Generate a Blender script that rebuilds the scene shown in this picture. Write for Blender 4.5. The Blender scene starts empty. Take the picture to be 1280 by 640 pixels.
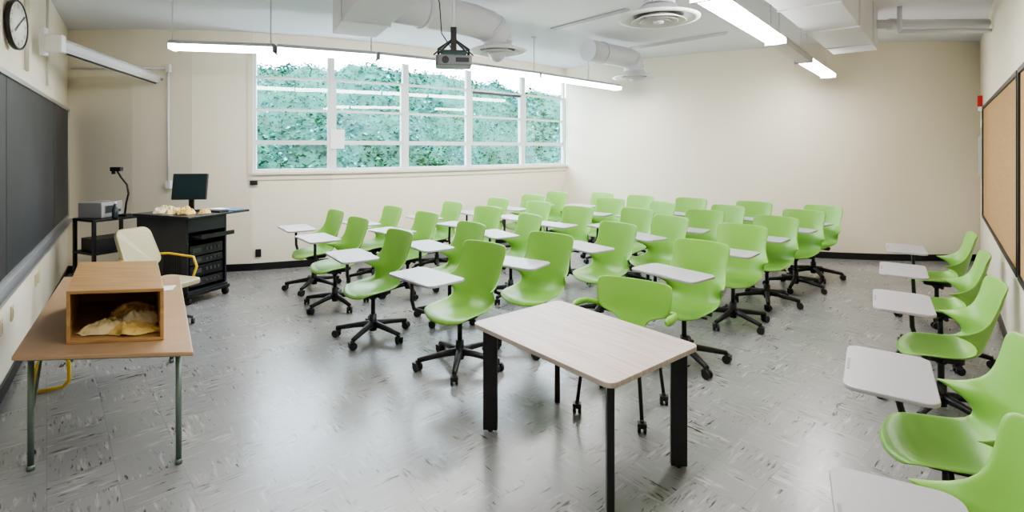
import bpy, bmesh, math, random
from mathutils import Vector, Matrix, noise
random.seed(7)
S=bpy.context.scene
COL=S.collection
H=3.72
# ------------------------------------------------------------ materials
MATS={}
def mat(name,col,rough=.5,metal=0,emis=None,estr=0,noise_amt=0,nscale=8,bump=0,bscale=60,spec=.5):
    if name in MATS: return MATS[name]
    m=bpy.data.materials.new(name); m.use_nodes=True; nt=m.node_tree; b=nt.nodes['Principled BSDF']
    b.inputs['Base Color'].default_value=(*col,1); b.inputs['Roughness'].default_value=rough
    b.inputs['Metallic'].default_value=metal; b.inputs['Specular IOR Level'].default_value=spec
    if emis:
        b.inputs['Emission Color'].default_value=(*emis,1); b.inputs['Emission Strength'].default_value=estr
    tc=nt.nodes.new('ShaderNodeTexCoord')
    if noise_amt:
        n=nt.nodes.new('ShaderNodeTexNoise'); n.inputs['Scale'].default_value=nscale; n.inputs['Detail'].default_value=6
        nt.links.new(tc.outputs['Object'],n.inputs['Vector'])
        r=nt.nodes.new('ShaderNodeValToRGB')
        r.color_ramp.elements[0].position=.3; r.color_ramp.elements[1].position=.7
        r.color_ramp.elements[0].color=(*[c*(1-noise_amt) for c in col],1)
        r.color_ramp.elements[1].color=(*[min(1,c*(1+noise_amt)) for c in col],1)
        nt.links.new(n.outputs['Fac'],r.inputs['Fac']); nt.links.new(r.outputs['Color'],b.inputs['Base Color'])
    if bump:
        n2=nt.nodes.new('ShaderNodeTexNoise'); n2.inputs['Scale'].default_value=bscale; n2.inputs['Detail'].default_value=4
        nt.links.new(tc.outputs['Object'],n2.inputs['Vector'])
        bp=nt.nodes.new('ShaderNodeBump'); bp.inputs['Strength'].default_value=bump; bp.inputs['Distance'].default_value=.01
        nt.links.new(n2.outputs['Fac'],bp.inputs['Height']); nt.links.new(bp.outputs['Normal'],b.inputs['Normal'])
    MATS[name]=m; return m
def wood(name,c1,c2,scale=(2,30,2),rough=.4,rot=0):
    m=bpy.data.materials.new(name); m.use_nodes=True; nt=m.node_tree; b=nt.nodes['Principled BSDF']
    tc=nt.nodes.new('ShaderNodeTexCoord'); mp=nt.nodes.new('ShaderNodeMapping'); mp.inputs['Scale'].default_value=scale; mp.inputs['Rotation'].default_value=(0,0,rot)
    n=nt.nodes.new('ShaderNodeTexNoise'); n.inputs['Scale'].default_value=1.5; n.inputs['Detail'].default_value=8; n.inputs['Distortion'].default_value=.4
    r=nt.nodes.new('ShaderNodeValToRGB'); r.color_ramp.elements[0].position=.35; r.color_ramp.elements[1].position=.65
    r.color_ramp.elements[0].color=(*c1,1); r.color_ramp.elements[1].color=(*c2,1)
    nt.links.new(tc.outputs['Object'],mp.inputs['Vector']); nt.links.new(mp.outputs[0],n.inputs['Vector']); nt.links.new(n.outputs['Fac'],r.inputs['Fac'])
    nt.links.new(r.outputs['Color'],b.inputs['Base Color']); b.inputs['Roughness'].default_value=rough
    return m
GREEN=mat('green_plastic',(.205,.43,.075),.38,bump=.03,bscale=400)
BLACK=mat('black_plastic',(.012,.012,.014),.45)
BLKMET=mat('black_metal',(.015,.015,.018),.35,metal=.2)
TAB=mat('tablet_laminate',(.37,.365,.395),.35,noise_amt=.03,nscale=60)
WHITEP=mat('white_paint',(.76,.76,.79),.5)
DUCT=mat('duct_paint',(.66,.67,.72),.5,noise_amt=.03,nscale=2)
FRAME=mat('window_frame_paint',(.66,.71,.72),.45)
ALU=mat('aluminium',(.55,.56,.58),.35,metal=.9)
LEGG=mat('greygreen_metal',(.16,.21,.19),.4,metal=.5)
YEL=mat('yellow_paint',(.75,.50,.03),.4)
BEIGE=mat('beige_vinyl',(.43,.40,.25),.5,bump=.1,bscale=120)
PAPER=mat('paper',(.85,.85,.84),.8)
OUTLET=mat('outlet_plastic',(.66,.60,.42),.4)
TUBE=mat('fluorescent_lens',(1,1,1),.5,emis=(1,.975,.955),estr=49)
RED=mat('red_plastic',(.55,.02,.02),.4)
SILVER=mat('silver_plastic',(.42,.42,.43),.4,metal=.3)
DGREY=mat('dark_grey_metal',(.05,.05,.055),.4,metal=.4)
# ------------------------------------------------------------ mesh helpers
class MB:
    def __init__(s): s.bm=bmesh.new(); s.mi=0
    def _tag(s,fs):
        for f in fs: f.material_index=s.mi
    def box(s,a,b,rz=0,piv=None,M=None):
        vs=[]
        for z in (a[2],b[2]):
            for x,y in ((a[0],a[1]),(b[0],a[1]),(b[0],b[1]),(a[0],b[1])): vs.append(Vector((x,y,z)))
        if M is not None: vs=[M@v for v in vs]
        elif rz:
            c=Vector(piv) if piv else (Vector(a)+Vector(b))/2
            R=Matrix.Rotation(rz,3,'Z'); vs=[c+R@(v-c) for v in vs]
        return s.hexa(vs)
    def hexa(s,vs):
        v=[s.bm.verts.new(p) for p in vs]
        fs=[s.bm.faces.new([v[i] for i in q]) for q in ((3,2,1,0),(4,5,6,7),(0,1,5,4),(1,2,6,5),(2,3,7,6),(3,0,4,7))]
        s._tag(fs); return v
    def strip(s,p0,p1,q1,q0,z0,z1):
        return s.hexa([Vector((p[0],p[1],z0)) for p in (p0,p1,q1,q0)]+[Vector((p[0],p[1],z1)) for p in (p0,p1,q1,q0)])
    def tube(s,pts,r,seg=12,caps=True,flat=1.0):
        pts=[Vector(p) for p in pts]; rs=r if isinstance(r,(list,tuple)) else [r]*len(pts)
        rings=[]; up=None
        for i,p in enumerate(pts):
            if i==0: t=pts[1]-p
            elif i==len(pts)-1: t=p-pts[i-1]
            else: t=(pts[i+1]-p).normalized()+(p-pts[i-1]).normalized()
            t.normalize()
            if up is None:
                up=Vector((0,0,1)) if abs(t.z)<.9 else Vector((1,0,0))
            a=t.cross(up)
            if a.length<1e-4: a=t.orthogonal()
            a.normalize(); b=a.cross(t).normalized(); up=b
            rings.append([s.bm.verts.new(p+(a*math.cos(k*2*math.pi/seg)*flat+b*math.sin(k*2*math.pi/seg))*rs[i]) for k in range(seg)])
        fs=[]
        for i in range(len(rings)-1):
            for k in range(seg):
                f=s.bm.faces.new((rings[i][k],rings[i][(k+1)%seg],rings[i+1][(k+1)%seg],rings[i+1][k])); f.smooth=True; fs.append(f)
        if caps:
            fs.append(s.bm.faces.new(rings[0][::-1])); fs.append(s.bm.faces.new(rings[-1]))
        s._tag(fs)
    def lathe(s,prof,c=(0,0,0),seg=32,smooth=True):
        rings=[]
        for r,z in prof:
            rings.append([s.bm.verts.new((c[0]+max(r,1e-4)*math.cos(k*2*math.pi/seg),c[1]+max(r,1e-4)*math.sin(k*2*math.pi/seg),c[2]+z)) for k in range(seg)])
        fs=[]
        for i in range(len(rings)-1):
            for k in range(seg):
                f=s.bm.faces.new((rings[i][k],rings[i][(k+1)%seg],rings[i+1][(k+1)%seg],rings[i+1][k])); f.smooth=smooth; fs.append(f)
        s._tag(fs)
    def prism(s,poly,z0,z1):
        lo=[s.bm.verts.new((p[0],p[1],z0)) for p in poly]; hi=[s.bm.verts.new((p[0],p[1],z1)) for p in poly]
        n=len(poly); fs=[s.bm.faces.new(lo[::-1]),s.bm.faces.new(hi)]
        for i in range(n): fs.append(s.bm.faces.new((lo[i],lo[(i+1)%n],hi[(i+1)%n],hi[i])))
        s._tag(fs)
    def done(s,name,mats,bevel=0,segs=2):
        bm=s.bm
        bmesh.ops.recalc_face_normals(bm,faces=bm.faces[:])
        if bevel:
            es=[e for e in bm.edges if len(e.link_faces)==2 and e.calc_face_angle(0)>.6]
            if es: bmesh.ops.bevel(bm,geom=es,offset=bevel,segments=segs,affect='EDGES',profile=.5)
        me=bpy.data.meshes.new(name); bm.to_mesh(me); bm.free()
        for m in (mats if isinstance(mats,(list,tuple)) else [mats]): me.materials.append(m)
        return me
def rrect(w,d,r,n=6,cx=0,cy=0):
    pts=[]
    for sx,sy,a0 in ((1,1,0),(-1,1,90),(-1,-1,180),(1,-1,270)):
        for i in range(n+1):
            a=math.radians(a0+90*i/n); pts.append((cx+sx*(w/2-r)+r*math.cos(a),cy+sy*(d/2-r)+r*math.sin(a)))
    return pts
def obj(name,me,loc=(0,0,0),rz=0,parent=None,label=None,category=None,group=None,kind=None):
    o=bpy.data.objects.new(name,me); COL.objects.link(o); o.location=loc; o.rotation_euler=(0,0,rz)
    if parent is not None: o.parent=parent
    if label: o["label"]=label
    if category: o["category"]=category
    if group: o["group"]=group
    if kind: o["kind"]=kind
    return o
def thing(name,label,category,loc=(0,0,0),rz=0,group=None):
    return obj(name,None,loc,rz,None,label,category,group)
def lerp(a,b,t): return (a[0]+(b[0]-a[0])*t,a[1]+(b[1]-a[1])*t)
def offs(poly,d):
    out=[]
    for i,p in enumerate(poly):
        ns=[]
        if i>0: a=Vector(poly[i])-Vector(poly[i-1]); ns.append(Vector((-a.y,a.x)).normalized())
        if i<len(poly)-1: a=Vector(poly[i+1])-Vector(poly[i]); ns.append(Vector((-a.y,a.x)).normalized())
        n=sum(ns,Vector((0,0))); n=n/len(ns); n=n/max(n.length_squared,.2)
        out.append((p[0]+n.x*d,p[1]+n.y*d))
    return out
# ------------------------------------------------------------ room plan
LW=[(-.57,-.6),(-3.11,2.87),(-6.80,7.91)]
NW=[(-6.80,7.91),(-5.77,7.85),(-4.89,7.90),(-4.06,8.07),(-2.963,8.471),(-1.860,9.103),(-.811,9.885),(.251,10.81),(1.219,11.75)]
EW=[(1.219,11.75),(2.329,10.745),(3.261,10.03),(4.122,9.51),(5.072,9.10),(6.032,8.856),(6.916,8.76),(7.942,8.77)]
def catmull(pl,n=5):
    P=[Vector(p) for p in pl]; P=[P[0]*2-P[1]]+P+[P[-1]*2-P[-2]]; out=[]
    for i in range(1,len(P)-2):
        for k in range(n):
            t=k/n; a,b,c,d=P[i-1:i+3]
            q=.5*((2*b)+(c-a)*t+(2*a-5*b+4*c-d)*t*t+(3*b-a-3*c+d)*t*t*t); out.append((q.x,q.y))
    out.append(tuple(P[-2])); return out
EW=catmull(EW,5)
RW=[(7.942,8.77),(2.70,2.49),(.12,-.6)]
SW=[(.12,-.6),(-.57,-.6)]
WZ0,WZ1=1.53,3.46
def wallmat():
    m=bpy.data.materials.new('cream_wall'); m.use_nodes=True; nt=m.node_tree; b=nt.nodes['Principled BSDF']
    tc=nt.nodes.new('ShaderNodeTexCoord')
    n=nt.nodes.new('ShaderNodeTexNoise'); n.inputs['Scale'].default_value=.7; n.inputs['Detail'].default_value=4
    nt.links.new(tc.outputs['Object'],n.inputs['Vector'])
    r=nt.nodes.new('ShaderNodeValToRGB'); r.color_ramp.elements[0].position=.3; r.color_ramp.elements[1].position=.7
    r.color_ramp.elements[0].color=(.845,.79,.655,1); r.color_ramp.elements[1].color=(.865,.81,.68,1)
    nt.links.new(n.outputs['Fac'],r.inputs['Fac']); nt.links.new(r.outputs['Color'],b.inputs['Base Color'])
    sp=nt.nodes.new('ShaderNodeSeparateXYZ'); nt.links.new(tc.outputs['Object'],sp.inputs[0])
    w=nt.nodes.new('ShaderNodeMath'); w.operation='PINGPONG'; w.inputs[1].default_value=.2; nt.links.new(sp.outputs['Z'],w.inputs[0])
    g=nt.nodes.new('ShaderNodeMath'); g.operation='GREATER_THAN'; g.inputs[1].default_value=.005; nt.links.new(w.outputs[0],g.inputs[0])
    n2=nt.nodes.new('ShaderNodeTexNoise'); n2.inputs['Scale'].default_value=45; nt.links.new(tc.outputs['Object'],n2.inputs['Vector'])
    ad=nt.nodes.new('ShaderNodeMath'); ad.operation='MULTIPLY_ADD'; ad.inputs[1].default_value=.3; nt.links.new(n2.outputs['Fac'],ad.inputs[0]); nt.links.new(g.outputs[0],ad.inputs[2])
    bp=nt.nodes.new('ShaderNodeBump'); bp.inputs['Strength'].default_value=.12; bp.inputs['Distance'].default_value=.008
    nt.links.new(ad.outputs[0],bp.inputs['Height']); nt.links.new(bp.outputs[0],b.inputs['Normal'])
    b.inputs['Roughness'].default_value=.45
    return m
WALL=wallmat()
def floormat():
    m=bpy.data.materials.new('vinyl_tile_floor'); m.use_nodes=True; nt=m.node_tree; b=nt.nodes['Principled BSDF']; L=nt.links
    tc=nt.nodes.new('ShaderNodeTexCoord'); mp=nt.nodes.new('ShaderNodeMapping'); mp.inputs['Rotation'].default_value=(0,0,math.radians(-42)); mp.inputs['Scale'].default_value=(3.28,3.28,3.28)
    L.new(tc.outputs['Object'],mp.inputs[0])
    ck=nt.nodes.new('ShaderNodeTexChecker'); ck.inputs['Scale'].default_value=1.0; L.new(mp.outputs[0],ck.inputs['Vector'])
    patch=nt.nodes.new('ShaderNodeTexNoise'); patch.inputs['Scale'].default_value=1.1; patch.inputs['Detail'].default_value=3; L.new(mp.outputs[0],patch.inputs['Vector'])
    def streak(sc,lo,hi,k=.32):
        a=nt.nodes.new('ShaderNodeMapping'); a.inputs['Scale'].default_value=sc; L.new(mp.outputs[0],a.inputs[0])
        n=nt.nodes.new('ShaderNodeTexNoise'); n.inputs['Scale'].default_value=1; n.inputs['Detail'].default_value=3; n.inputs['Roughness'].default_value=.55; n.inputs['Distortion'].default_value=.3; L.new(a.outputs[0],n.inputs['Vector'])
        q=nt.nodes.new('ShaderNodeMath'); q.operation='MULTIPLY_ADD'; q.inputs[1].default_value=k; L.new(patch.outputs['Fac'],q.inputs[0]); L.new(n.outputs['Fac'],q.inputs[2])
        r=nt.nodes.new('ShaderNodeMapRange'); r.inputs[1].default_value=lo+k*.5; r.inputs[2].default_value=hi+k*.5; L.new(q.outputs[0],r.inputs[0]); return r.outputs[0]
    def pick(a,c):
        x=nt.nodes.new('ShaderNodeMix'); x.data_type='FLOAT'; L.new(ck.outputs['Fac'],x.inputs[0]); L.new(a,x.inputs[2]); L.new(c,x.inputs[3]); return x.outputs[0]
    dark=pick(streak((2.0,12,1),.635,.70),streak((12.3,2.1,1),.635,.70))
    brown=pick(streak((2.3,14,7),.59,.73),streak((14.3,2.4,7),.59,.73))
    light=pick(streak((1.5,10.5,3),.56,.73),streak((10.9,1.4,3),.56,.73))
    base=nt.nodes.new('ShaderNodeTexNoise'); base.inputs['Scale'].default_value=.25; base.inputs['Detail'].default_value=3; L.new(mp.outputs[0],base.inputs['Vector'])
    br=nt.nodes.new('ShaderNodeValToRGB'); br.color_ramp.elements[0].position=.3; br.color_ramp.elements[1].position=.7
    br.color_ramp.elements[0].color=(.215,.216,.218,1); br.color_ramp.elements[1].color=(.262,.264,.266,1); L.new(base.outputs['Fac'],br.inputs[0])
    def mix(f,a,c):
        x=nt.nodes.new('ShaderNodeMix'); x.data_type='RGBA'; L.new(f,x.inputs[0]); L.new(a,x.inputs[6]); x.inputs[7].default_value=(*c,1); return x.outputs[2]
    o=mix(light,br.outputs[0],(.37,.37,.36)); o=mix(brown,o,(.15,.13,.11)); o=mix(dark,o,(.04,.036,.033))
    bk=nt.nodes.new('ShaderNodeTexBrick'); bk.offset=0; bk.inputs['Scale'].default_value=1; bk.inputs['Brick Width'].default_value=1; bk.inputs['Row Height'].default_value=1; bk.inputs['Mortar Size'].default_value=.006
    bk.inputs['Color1'].default_value=(1,1,1,1); bk.inputs['Color2'].default_value=(.90,.90,.90,1); bk.inputs['Mortar'].default_value=(.76,.76,.76,1); L.new(mp.outputs[0],bk.inputs['Vector'])
    m3=nt.nodes.new('ShaderNodeMix'); m3.data_type='RGBA'; m3.blend_type='MULTIPLY'; m3.inputs[0].default_value=1; L.new(o,m3.inputs[6]); L.new(bk.outputs[0],m3.inputs[7])
    L.new(m3.outputs[2],b.inputs['Base Color'])
    b.inputs['Roughness'].default_value=.25; b.inputs['Specular IOR Level'].default_value=.55
    n9=nt.nodes.new('ShaderNodeTexNoise'); n9.inputs['Scale'].default_value=3; n9.inputs['Detail'].default_value=3; L.new(mp.outputs[0],n9.inputs['Vector'])
    bp=nt.nodes.new('ShaderNodeBump'); bp.inputs['Strength'].default_value=.05; bp.inputs['Distance'].default_value=.02; L.new(n9.outputs['Fac'],bp.inputs['Height']); L.new(bp.outputs[0],b.inputs['Normal'])
    return m
FP=[(-.75,-.8),(-7.1,8.0),(-4.8,8.1),(-2.9,8.7),(1.22,12.0),(4.2,9.75),(8.2,8.95),(.3,-.8)][::-1]
mb=MB(); mb.prism(FP,-.12,0)
obj('floor',mb.done('floor',floormat()),kind='structure')
mb=MB(); mb.prism(FP,H,H+.12)
CEIL=mat('ceiling_paint',(.74,.755,.81),.6)
obj('ceiling',mb.done('ceiling',CEIL),kind='structure')
def wall(name,pl,zs=((0,H),),out=.15,material=WALL):
    q=offs(pl,out); mb=MB()
    for i in range(len(pl)-1): 
        for z0,z1 in (zs[i] if isinstance(zs[0][0],tuple) else zs): mb.strip(pl[i],pl[i+1],q[i+1],q[i],z0,z1)
    return obj(name,mb.done(name,material),kind='structure')
wall('wall_west',LW); 
full=((0,H),); win=((0,WZ0),(WZ1,H))
wall('wall_north',NW,(full,full,full,win,win,win,win,win))
wall('wall_east',EW); wall('wall_south',RW); wall('wall_entry',SW)
def base(name,pl):
    q=offs(pl,-.015); mb=MB()
    for i in range(len(pl)-1): mb.strip(q[i],q[i+1],pl[i+1],pl[i],0.0,.11)
    obj(name,mb.done(name,mat('baseboard_rubber',(.01,.01,.012),.35)),kind='structure')
base('baseboard_west',LW);base('baseboard_north',NW);base('baseboard_east',EW);base('baseboard_south',RW)
# windows
GLASS=bpy.data.materials.new('window_glass'); GLASS.use_nodes=True
nt=GLASS.node_tree; nt.nodes.clear(); o_=nt.nodes.new('ShaderNodeOutputMaterial'); t_=nt.nodes.new('ShaderNodeBsdfTransparent'); g_=nt.nodes.new('ShaderNodeBsdfGlossy'); g_.inputs['Roughness'].default_value=.02
x_=nt.nodes.new('ShaderNodeMixShader'); x_.inputs[0].default_value=.04; nt.links.new(t_.outputs[0],x_.inputs[1]); nt.links.new(g_.outputs[0],x_.inputs[2]); nt.links.new(x_.outputs[0],o_.inputs[0])
inner=offs(NW,.02); outer=offs(NW,.09); gl0=offs(NW,.050); gl1=offs(NW,.056)
ZB=[(2.0,.035),(2.52,.018),(3.03,.018)]
for k in range(5):
    i=3+k; mb=MB()
    def seg(t0,t1,z0,z1,a=inner,b=outer): mb.strip(lerp(a[i],a[i+1],t0),lerp(a[i],a[i+1],t1),lerp(b[i],b[i+1],t1),lerp(b[i],b[i+1],t0),z0,z1)
    Ls=(Vector(NW[i+1])-Vector(NW[i])).length
    e=.055/Ls
    seg(0,e,WZ0,WZ1); seg(1-e,1,WZ0,WZ1); seg(e,1-e,WZ0,WZ0+.05); seg(e,1-e,WZ1-.05,WZ1)
    for z,hw in ZB: seg(e,1-e,z-hw,z+hw)
    if k in (1,3,4):
        f=.03/Ls
        seg(e,e+f,2.0 if k!=1 else WZ0+.05,3.03); seg(1-e-f,1-e,2.0 if k!=1 else WZ0+.05,3.03)
    if k==3:
        mb.mi=2; seg(e,1-e,2.975,3.012); mb.mi=0
    mb.mi=1; seg(e,1-e,WZ0+.04,WZ1-.04,gl0,gl1)
    obj('window_%d'%(k+1),mb.done('window',[FRAME,GLASS,DGREY]),kind='structure')
ws=NW[3:]; mb=MB(); a=offs(ws,-.06); b=offs(ws,.05)
for i in range(5): mb.strip(a[i],a[i+1],b[i+1],b[i],WZ0-.035,WZ0+.005)
c=offs(ws,-.02)
for i in range(5): mb.strip(c[i],c[i+1],ws[i+1],ws[i],WZ0-.12,WZ0-.035)
obj('trim_1',mb.done('trim',mat('sill_paint',(.76,.71,.60),.4)),kind='structure')
mb=MB(); p0=lerp(NW[2],NW[3],.93); p1=lerp(NW[3],NW[4],.015)
cc=offs([p0,p1],-.02); mb.strip(cc[0],cc[1],p1,p0,WZ0-.12,WZ1+.06)
obj('trim_2',mb.done('trim',mat('sill_paint',(.76,.71,.60),.4)),kind='structure')
mb=MB(); mb.tube([(-5.20,7.82,3.12),(-5.20,7.82,1.4)],.016); mb.box((-5.235,7.80,1.30),(-5.165,7.85,1.42)); mb.tube([(-6.7,7.86,3.12),(-5.20,7.82,3.12)],.014)
mb.box((-5.23,7.795,3.06),(-5.17,7.85,3.18))
obj('trim_3',mb.done('trim',WHITEP),kind='structure')
LD=Vector((-3.69,5.04)).normalized(); LN=Vector((LD.y,-LD.x))
def lw(y,off=0):
    x=-3.11-(y-2.87)/1.366; return Vector((x,y))+LN*off
mb=MB()
for yy,off in ((4.7,.02),(4.78,.02),(5.9,.02)):
    p=lw(yy,off); mb.tube([(p.x,p.y,2.62),(p.x,p.y,H)],.013)
obj('trim_4',mb.done('trim',mat('conduit_paint',(.66,.62,.54),.5)),kind='structure')
RD=Vector((5.24,6.28)).normalized(); RN=Vector((-RD.y,RD.x))
def rw(y,off=0):
    x=2.70+(y-2.49)/1.1985; return Vector((x,y))+RN*off
def wallM(p,dirv,nrm,z):
    return Matrix(((dirv.x,nrm.x,0,p.x),(dirv.y,nrm.y,0,p.y),(0,0,1,z),(0,0,0,1)))
# ------------------------------------------------------------ outside
ch=Vector((.82,.572)).normalized(); cn=Vector((-ch.y,ch.x)); c0=Vector((-1.4,9.95))
def nmin(u): return .6+max(0,-3.0-u)*.75 if u>-7 else 3.6
def hillh(u,n):
    hgt=.5+ (n-1.2)*1.0 if n>1.2 else .5
    return min(hgt,3.95+.12*math.sin(u*.7)+.05*math.sin(u*1.9+1)-.03*u)+.34*noise.noise(Vector((u*1.2,n*1.2,0)))+.12*noise.noise(Vector((u*3.1,n*3.1,4)))
bm=bmesh.new(); grid=[]
for a in range(141):
    row=[]
    for b_ in range(60):
        u=-20+a*.25; n=nmin(u)+b_*.125; p=c0+ch*u+cn*n; row.append(bm.verts.new((p.x,p.y,hillh(u,n))))
    grid.append(row)
for a in range(140):
    for b_ in range(59): f=bm.faces.new((grid[a][b_],grid[a+1][b_],grid[a+1][b_+1],grid[a][b_+1])); f.smooth=True
me=bpy.data.meshes.new('ground'); bm.to_mesh(me); bm.free(); me.materials.append(mat('hill_soil',(.010,.07,.05),.9,noise_amt=.5,nscale=3))
obj('ground_slope',me,kind='structure')
def leafmat():
    m=bpy.data.materials.new('ivy_leaf'); m.use_nodes=True; nt=m.node_tree; b=nt.nodes['Principled BSDF']
    g=nt.nodes.new('ShaderNodeNewGeometry'); r=nt.nodes.new('ShaderNodeValToRGB')
    els=r.color_ramp.elements; els[0].color=(.03,.03,.03,1); els[0].position=0; els[1].color=(.26,.26,.26,1); e=els.new(.5); e.color=(.08,.08,.08,1); e=els.new(.88); e.color=(.14,.14,.14,1)
    nt.links.new(g.outputs['Random Per Island'],r.inputs[0])
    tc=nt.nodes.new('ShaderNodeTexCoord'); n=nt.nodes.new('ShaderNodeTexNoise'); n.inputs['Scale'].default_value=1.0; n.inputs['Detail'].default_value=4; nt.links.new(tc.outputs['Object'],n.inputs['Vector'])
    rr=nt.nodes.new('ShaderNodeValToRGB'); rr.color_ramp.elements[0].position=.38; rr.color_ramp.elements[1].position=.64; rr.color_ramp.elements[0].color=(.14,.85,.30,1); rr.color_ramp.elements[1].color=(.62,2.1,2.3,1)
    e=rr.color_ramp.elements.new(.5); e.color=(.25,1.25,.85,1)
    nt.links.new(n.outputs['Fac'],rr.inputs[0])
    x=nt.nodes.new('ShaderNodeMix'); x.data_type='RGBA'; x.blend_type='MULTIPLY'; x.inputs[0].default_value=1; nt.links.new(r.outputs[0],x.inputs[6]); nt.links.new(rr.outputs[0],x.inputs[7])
    nt.links.new(x.outputs[2],b.inputs['Base Color']); b.inputs['Roughness'].default_value=.8; b.inputs['Specular IOR Level'].default_value=.0
    return m
bm=bmesh.new()
for i in range(34000):
    u=random.uniform(-12,11); n=random.uniform(.9,5.6)
    if n<nmin(u)+.2: continue
    p=c0+ch*u+cn*n; z=hillh(u,n)+random.uniform(-.02,.12)
    sz=random.uniform(.03,.06)
    if noise.noise(Vector((u*.5,n*.6,5)))>.1: sz*=1.6
    M=Matrix.Translation((p.x,p.y,z))@Matrix.Rotation(random.uniform(0,6.3),4,'Z')@Matrix.Rotation(random.uniform(-.9,.9),4,'X')@Matrix.Rotation(random.uniform(-.9,.9),4,'Y')
    vs=[bm.verts.new(M@Vector(q)) for q in ((-sz*.5,0,0),(0,-sz*.45,.01),(sz,0,0),(0,sz*.45,.01))]
    bm.faces.new(vs)
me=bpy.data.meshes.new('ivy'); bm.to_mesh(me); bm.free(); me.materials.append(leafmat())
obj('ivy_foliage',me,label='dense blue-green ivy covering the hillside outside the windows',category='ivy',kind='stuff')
# ------------------------------------------------------------ chairs
def bake(me,solid=.012,sub=1):
    o=bpy.data.objects.new('tmp',me); COL.objects.link(o)
    if solid:
        m=o.modifiers.new('s','SOLIDIFY'); m.thickness=solid; m.offset=-1
    m=o.modifiers.new('ss','SUBSURF'); m.levels=sub; m.render_levels=sub
    dg=bpy.context.evaluated_depsgraph_get(); n=bpy.data.meshes.new_from_object(o.evaluated_get(dg)); bpy.data.objects.remove(o)
    for p in n.polygons: p.use_smooth=True
    return n
SH=[(.26,.422,.17,-.05,0),(.25,.448,.225,-.045,.0),(.19,.462,.26,-.01,.02),(.07,.456,.27,0,.04),(-.04,.45,.265,0,.05),(-.13,.460,.255,.0,.06),
    (-.19,.495,.25,.03,.07),(-.225,.56,.265,.11,.06),(-.243,.62,.315,.22,.045),(-.250,.66,.335,.24,.01),(-.257,.69,.318,.17,-.016),(-.266,.73,.268,.08,-.01),(-.276,.785,.252,.055,0),
    (-.288,.84,.258,.045,0),(-.30,.90,.266,.04,0),(-.311,.95,.268,.04,-.002),(-.318,.980,.260,.034,-.006),(-.321,.995,.232,.025,-.007)]
def shell(SH,NU=12):
    bm=bmesh.new(); G=[]
    for (y,z,w,f,u_) in SH:
        G.append([bm.verts.new((w*t,y+f*abs(t)**3,z+u_*abs(t)**2.5)) for t in [(-1+2*k/NU) for k in range(NU+1)]])
    for a in range(len(G)-1):
        for k in range(NU): bm.faces.new((G[a][k],G[a][k+1],G[a+1][k+1],G[a+1][k]))
    bmesh.ops.recalc_face_normals(bm,faces=bm.faces[:])
    me=bpy.data.meshes.new('shell'); bm.to_mesh(me); bm.free(); me.materials.append(GREEN)
    return bake(me,.013,1)
M_SHELL=shell(SH)
SH2=[(.22,.432,.14,-.05,0),(.21,.452,.19,-.045,.0),(.15,.462,.225,-.01,.01),(.05,.456,.23,0,.01),(-.05,.45,.225,0,.01),(-.14,.455,.19,.0,.01),
    (-.20,.475,.12,.01,.0),(-.222,.53,.10,.01,.0),(-.236,.58,.12,.01,.0),(-.243,.605,.21,.02,0),(-.248,.625,.265,.03,0),
    (-.256,.67,.285,.035,0),(-.266,.73,.295,.035,0),(-.276,.79,.298,.035,0),(-.284,.835,.295,.03,-.003),(-.287,.855,.28,.025,-.005),(-.288,.863,.245,.02,-.006)]
M_SHELL2=shell(SH2)
TC=(.03,.30)
mb=MB(); mb.prism(rrect(.62,.36,.06,5),-.020,0); M_TAB=mb.done('tablet',TAB,.005)
mb=MB(); mb.prism(rrect(.16,.012,.005,3,0,.165),0,.002); M_GRIP=mb.done('grip',mat('grip_grey',(.25,.25,.27),.5))
mb=MB(); mb.tube([(-.16,0,.40),(.06,0,.40),(.20,.05,.395),(.29,.13,.39),(.335,.19,.42),(.34,.21,.50),(.32,.22,.73)],[.018,.018,.018,.018,.018,.017,.017],10)
mb.box((.12,.14,.733),(.34,.26,.746)); M_ARM=mb.done('arm',BLACK)
mb=MB(); mb.prism(rrect(.24,.24,.05,4),.405,.44); mb.tube([(0,0,.36),(0,0,.41)],[.03,.06],16)
mb.tube([(-.05,.0,.41),(-.22,.03,.42)],.010,8)
M_MECH=mb.done('mech',BLACK)
mb=MB(); mb.tube([(0,0,.06),(0,0,.22)],.034,16); mb.tube([(0,0,.22),(0,0,.38)],.02,16); M_STEM=mb.done('stem',BLACK)
SR=.35
mb=MB()
for k in range(5):
    a=k*2*math.pi/5+.3; c,s_=math.cos(a),math.sin(a)
    mb.tube([(0,0,.125),(.12*c,.12*s_,.118),(SR*c,SR*s_,.085)],[.036,.028,.019],8)
mb.tube([(0,0,.085),(0,0,.15)],.045,16); M_BASE=mb.done('base',BLACK)
mb=MB(); mb.tube([(-.028,0,.034),(-.008,0,.034)],.034,16); mb.tube([(.008,0,.034),(.028,0,.034)],.034,16); mb.tube([(-.01,0,.034),(.01,0,.034)],.012,8)
mb.tube([(0,.0,.03),(0,.012,.085)],.011,8); mb.box((-.029,-.012,.05),(.029,.034,.068)); M_CAST=mb.done('caster',BLACK)
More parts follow.
